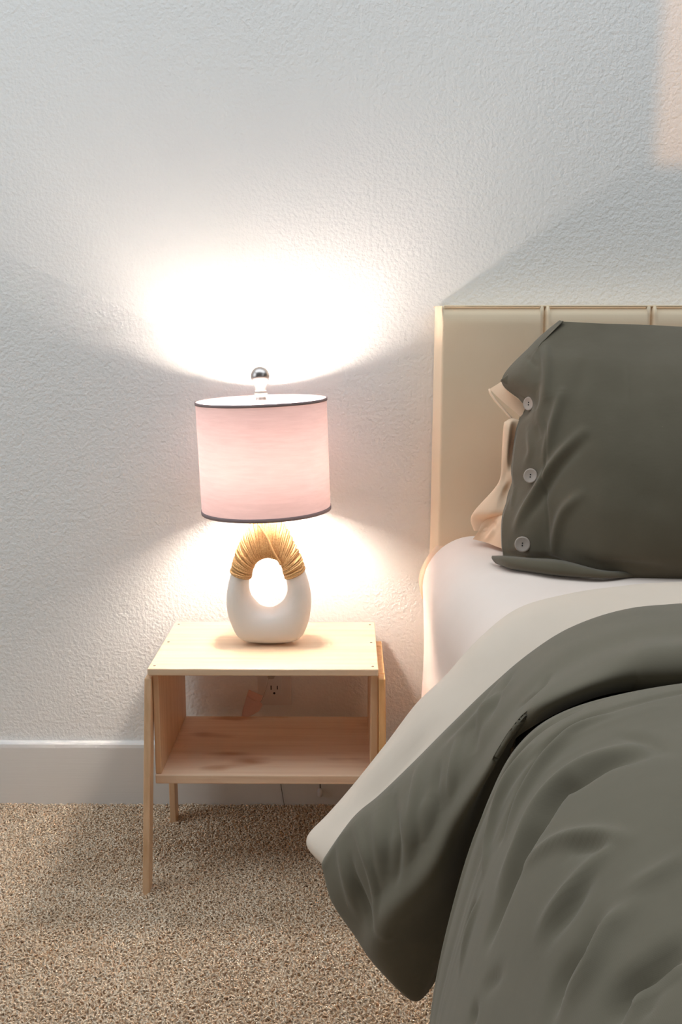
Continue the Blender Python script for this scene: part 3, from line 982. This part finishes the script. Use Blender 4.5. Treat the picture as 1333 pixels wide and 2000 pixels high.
for (xa, xb, sgn) in ((-0.3465, -0.3530, 0), (0.0565, 0.061, 1)):
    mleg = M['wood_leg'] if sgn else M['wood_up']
    obj('leg', beam_bm((xb, -0.334, -0.004), (xa, -0.284, 0.374), 0.012, 0.030), mleg, ns)
    obj('leg', beam_bm((xb + (0.003 if not sgn else 0), -0.078, -0.004), (xa, -0.100, 0.374), 0.012, 0.032), mleg, ns)
    obj('leg_rail', box_bm(xa - 0.006, xa + 0.006, -0.268, -0.117, 0.340, 0.374, 0.0015), mleg, ns)

# ------------------------------------------------------------ table lamp
LX, LY, LZ = -0.1475, -0.152, ZT
lp = thing('table_lamp', 'lit table lamp with pink drum shade on a white egg-shaped ring base', 'lamp', (LX, LY, LZ))
OUT = [(690, 1535), (560, 1530), (430, 1512), (345, 1460), (290, 1365), (245, 1230), (228, 1100), (232, 980), (258, 840), (290, 735), (325, 610), (370, 480), (435, 345), (515, 228), (600, 185), (690, 178),
       (770, 188), (850, 232), (915, 345), (975, 475), (1030, 600), (1070, 720), (1110, 840), (1140, 980), (1146, 1100), (1122, 1270), (1082, 1390), (1030, 1470), (950, 1512), (820, 1530)]
INN = [(690, 1150), (640, 1145), (590, 1125), (550, 1090), (522, 1055), (497, 1020), (482, 985), (473, 940), (470, 880), (484, 800), (500, 725), (525, 668), (560, 622), (600, 595), (645, 578), (690, 574),
       (735, 582), (775, 597), (815, 630), (842, 672), (858, 730), (873, 800), (886, 880), (888, 940), (880, 985), (862, 1030), (838, 1068), (800, 1105), (765, 1128), (730, 1145)]


def lamp_xy(p):
    return np.array([LX + (p[0] - 690) / 5880.0, LZ + 0.0008 + (1535 - p[1]) / 5880.0 * 1.005])


def closed_cr(P, n):
    P = np.array(P, float)
    k = len(P)
    t = np.linspace(0, k, n, endpoint=False)
    i = t.astype(int)
    f = (t - i)[:, None]
    p0, p1, p2, p3 = P[(i - 1) % k], P[i % k], P[(i + 1) % k], P[(i + 2) % k]
    return 0.5 * (2 * p1 + (p2 - p0) * f + (2 * p0 - 5 * p1 + 4 * p2 - p3) * f ** 2 + (3 * p1 - p0 - 3 * p2 + p3) * f ** 3)


NR = 180
OU = closed_cr([lamp_xy(p) for p in OUT], NR)
IN = closed_cr([lamp_xy(p) for p in INN], NR)


def ring_section(t, grow=0.0, seg=28, skew=0.0):
    """cross-section of the base at fraction t of the way round; grow pushes it outwards"""
    a = t * NR
    i = int(a) % NR
    f = a - int(a)
    o_ = OU[i] * (1 - f) + OU[(i + 1) % NR] * f
    n_ = IN[i] * (1 - f) + IN[(i + 1) % NR] * f
    c = (o_ + n_) / 2
    h = (o_ - n_) / 2
    hl = np.linalg.norm(h)
    zrel = (c[1] - LZ) / 0.23
    depth = 0.036 - 0.012 * zrel
    pts = []
    for k in range(seg):
        g = 2 * PI * k / seg
        ca, sa = math.cos(g), math.sin(g)
        ca2 = math.copysign(abs(ca) ** 0.85, ca)
        sa2 = math.copysign(abs(sa) ** 0.85, sa)
        q = c + h * (1 + grow / hl) * ca2
        pts.append((q[0], LY - (depth + grow) * sa2, max(q[1], LZ + 0.0006)))
    return pts


vs, fs = [], []
SEG = 28
for i in range(NR):
    vs += ring_section(i / NR)
for i in range(NR):
    j = (i + 1) % NR
    for k in range(SEG):
        k2 = (k + 1) % SEG
        fs.append((i * SEG + k, j * SEG + k, j * SEG + k2, i * SEG + k2))
obj('ceramic_base', (vs, fs), M['ceramic'], lp, True)

# jute rope wound round the upper half: one closed turn per pitch
T0, T1 = 9.05 / 30.0, 20.95 / 30.0
parts = []
NS = 90
sv, sf = [], []
for q in range(NS):
    sv += ring_section(T0 + (T1 - T0) * q / (NS - 1), 0.0007)
for q in range(NS - 1):
    for k in range(SEG):
        k2 = (k + 1) % SEG
        sf.append((q * SEG + k, (q + 1) * SEG + k, (q + 1) * SEG + k2, q * SEG + k2))
parts.append((sv, sf))
NT = 66
for q in range(NT):
    t = T0 + (T1 - T0) * q / (NT - 1)
    jit = random.uniform(-0.0012, 0.0012)
    tw = random.uniform(-0.006, 0.006)
    g = 0.0010 + random.uniform(-0.0003, 0.0007)
    seg = 36
    path = []
    for k in range(seg):
        lead = (k / seg - 0.5) * (T1 - T0) / (NT - 1)
        sec = ring_section(t + jit + tw * math.sin(2 * PI * k / seg + q) + lead * 0.0, g, seg)
        path.append(sec[k])
    parts.append(tube(path, 0.0021 + random.uniform(-0.0003, 0.0003), 6, closed=True))
rope = obj('rope_wrap', merge(parts), M['rope'], lp, True)
rope['kind'] = 'stuff'
rope['label'] = 'jute rope wound round the upper half of the base'
# the rope crossing the wrap from the neck down to the hole
path = []
for (px, py) in ((600, 200), (640, 260), (685, 330), (720, 410), (745, 470), (775, 530), (815, 600), (830, 635)):
    q = lamp_xy((px, py))
    path.append((q[0], LY - 0.0275 - 0.002 * math.sin((py - 200) / 435 * PI), q[1]))
obj('crossing_rope', tube(_cr(np.array(path), 30), 0.0022, 8), M['rope'], lp, True)

# neck, bulb, shade, finial: on the slightly tilted stem
TILT = Matrix.Rotation(math.radians(-1.9), 4, 'Y') @ Matrix.Rotation(math.radians(0.8), 4, 'X')
PIV = Vector((LX, LY, 0.60))


def tilt(vf):
    return [PIV + TILT @ (Vector(v) - PIV) for v in vf[0]], vf[1]


SX, SY = LX - 0.0015, LY
obj('neck', tilt(lathe([(0.013, 0.612), (0.0125, 0.640), (0.0155, 0.642), (0.0155, 0.690), (0.013, 0.694)], (SX, SY, 0), 28)), M['neck'], lp, True)
bprof = [(0.012, 0.694), (0.013, 0.705), (0.018, 0.720), (0.0255, 0.738), (0.0295, 0.755), (0.0300, 0.768), (0.0275, 0.783), (0.021, 0.795), (0.012, 0.802), (0.002, 0.804)]
obj('light_bulb', tilt(lathe(bprof, (SX, SY, 0), 28)), M['bulb'], lp, True)
R, Z0, Z1 = 0.1165, 0.6425, 0.8425
shade = obj('lamp_shade', tilt(lathe([(R, Z0), (R, Z0 + 0.05), (R, Z0 + 0.1), (R, Z0 + 0.15), (R, Z1)], (SX, SY, 0), 96, caps=False)), M['shade'], lp, True)


def child(o, p, root):
    o.parent = p
    return o


def band(z0, z1, t=0.0011):
    return tilt(lathe([(R - t, z0), (R + t, z0), (R + t * 1.2, (z0 + z1) / 2), (R + t, z1), (R - t, z1), (R - t, z0)], (SX, SY, 0), 96, caps=False))


b1 = obj('trim_band', band(Z1 - 0.0045, Z1 + 0.0005), M['band'], None, True)
child(b1, shade, lp)
b2 = obj('trim_band', band(Z0 - 0.0005, Z0 + 0.0062), M['band'], None, True)
child(b2, shade, lp)
ZS = 0.8345
for a in (100, 220, 340):
    a = math.radians(a)
    s = obj('spider_wire', tilt(tube([(SX + 0.008 * math.cos(a), SY + 0.008 * math.sin(a), ZS + 0.002), (SX + 0.06 * math.cos(a), SY + 0.06 * math.sin(a), ZS), (SX + (R - 0.002) * math.cos(a), SY + (R - 0.002) * math.sin(a), ZS + 0.003)], 0.0010, 6)), M['wire'], None, True)
    child(s, shade, lp)
rp = [(SX + 0.024 * math.cos(a), SY + 0.024 * math.sin(a), ZS - 0.003) for a in np.linspace(0, 2 * PI, 33)[:-1]]
rg = obj('spider_ring', tilt(tube(rp, 0.0010, 6, True)), M['wire'], None, True)
child(rg, shade, lp)
for s in (-1, 1):
    pts = [(SX + s * 0.014, SY, 0.650), (SX + s * 0.045, SY, 0.69), (SX + s * 0.052, SY, 0.74), (SX + s * 0.046, SY, 0.79), (SX + s * 0.026, SY, 0.822), (SX, SY, 0.834)]
    obj('harp', tilt(tube(_cr(np.array(pts), 28), 0.0013, 6)), M['neck'], lp, True)
obj('finial_base', tilt(lathe([(0.0095, 0.8395), (0.0105, 0.8430), (0.0085, 0.8460), (0.0095, 0.8505), (0.0115, 0.8530), (0.0115, 0.8555), (0.0085, 0.8565)], (SX, SY, 0), 28)), M['neck'], lp, True)
fp = [(0.0100, 0.8565), (0.0102, 0.8600), (0.0106, 0.8655), (0.0122, 0.8710), (0.0148, 0.8762)] + [(0.0166 * math.cos(math.radians(a)), 0.8840 + 0.0166 * math.sin(math.radians(a))) for a in (-18, -5, 8, 20, 32, 44, 56, 68, 80, 89)]
obj('finial', tilt(lathe(fp, (SX, SY, 0), 40)), M['finial'], lp, True)

# cord over the back of the table down to the outlet
cord = _cr(np.array([(LX, LY + 0.034, LZ + 0.006), (LX + 0.01, LY + 0.06, LZ + 0.003), (LX + 0.012, -0.03, LZ + 0.003), (LX + 0.004, -0.0125, LZ - 0.006), (LX - 0.012, -0.010, LZ - 0.05), (LX - 0.016, -0.012, 0.325),
                     (LX - 0.012, -0.022, 0.300), (LX - 0.008, -0.024, 0.287)]), 60)
obj('power_cord', tube(cord, 0.0022, 8), M['cord'], lp, True)
obj('plug', box_bm(LX - 0.016, LX - 0.002, -0.030, -0.0065, 0.276, 0.292, 0.003), M['cord'], lp)
# folded paper tag dangling from the cord
tn = [[(-0.203, -0.052, 0.250), (-0.190, -0.058, 0.243), (-0.176, -0.055, 0.238)], [(-0.199, -0.050, 0.262), (-0.186, -0.055, 0.258), (-0.171, -0.052, 0.250)]]
t2 = [[(-0.203, -0.052, 0.250), (-0.190, -0.058, 0.243), (-0.176, -0.055, 0.238)], [(-0.210, -0.066, 0.226), (-0.192, -0.062, 0.228), (-0.172, -0.056, 0.232)], [(-0.212, -0.070, 0.214), (-0.196, -0.074, 0.216), (-0.178, -0.062, 0.222)]]
tg = obj('paper_tag', merge([grid_mesh(surf(tn, 8, 16)), grid_mesh(surf(t2, 16, 16))]), M['tag'], lp, True)
tg['label'] = 'folded translucent pink paper tag on the cord'
solid(tg, 0.0004, 0.0)
obj('tag_string', tube(_cr(np.array([(LX - 0.012, -0.022, 0.300), (-0.163, -0.035, 0.27), (-0.171, -0.05, 0.246), (-0.176, -0.055, 0.238)]), 16), 0.0006, 6), M['cord'], lp)

# ------------------------------------------------------------ wall outlet
wo = thing('wall_outlet', 'white two-socket wall outlet half hidden behind the nightstand top', 'outlet', (-0.152, 0.0, 0.268))
OX, OZ = -0.1520, 0.2685
obj('cover_plate', box_bm(OX - 0.035, OX + 0.035, -0.0058, -0.0002, OZ - 0.057, OZ + 0.057, 0.0022), M['plate'], wo, True)
obj('receptacle', box_bm(OX - 0.0165, OX + 0.0165, -0.0072, -0.005, OZ - 0.0335, OZ + 0.0335, 0.0012), M['plate'], wo)
for dz in (-0.0185, 0.0185):
    for dx, hh in ((-0.0063, 0.0045), (0.0063, 0.0038)):
        obj('slot', box_bm(OX + dx - 0.0011, OX + dx + 0.0011, -0.0074, -0.0065, OZ + dz + 0.0005 - hh, OZ + dz + 0.0005 + hh, 0), M['hole'], wo)
    vs, fs = lathe([(0.0024, 0), (0.0024, 0.0009)], (0, 0, 0), 14)
    obj('slot', ([(OX + v[0], -0.0065 - v[2], OZ + dz - 0.0115 + v[1]) for v in vs], fs), M['hole'], wo)

# ------------------------------------------------------------ loose cable and plug by the baseboard
cb = thing('hanging_cable', 'thin dark cable with a pale plug hanging at the baseboard under the shelf', 'cable', (-0.058, -0.02, 0.0))
obj('wire', tube(_cr(np.array([(-0.030, -0.018, 0.060), (-0.045, -0.019, 0.052), (-0.058, -0.020, 0.050), (-0.059, -0.021, 0.040)]), 20), 0.0014, 6), M['screw'], cb, True)
obj('plug', lathe([(0.0042, 0.0), (0.0055, 0.002), (0.0055, 0.013), (0.003, 0.017)], (-0.059, -0.022, 0.022), 16), M['plate'], cb, True)
tag(obj('thin_cord', tube(_cr(np.array([(-0.142, -0.016, 0.10), (-0.141, -0.0165, 0.06), (-0.138, -0.017, 0.03), (-0.132, -0.018, -0.008)]), 24), 0.0007, 6), M['screw'], None, True),
    'thin dark cord running down the baseboard behind the nightstand', 'cord')
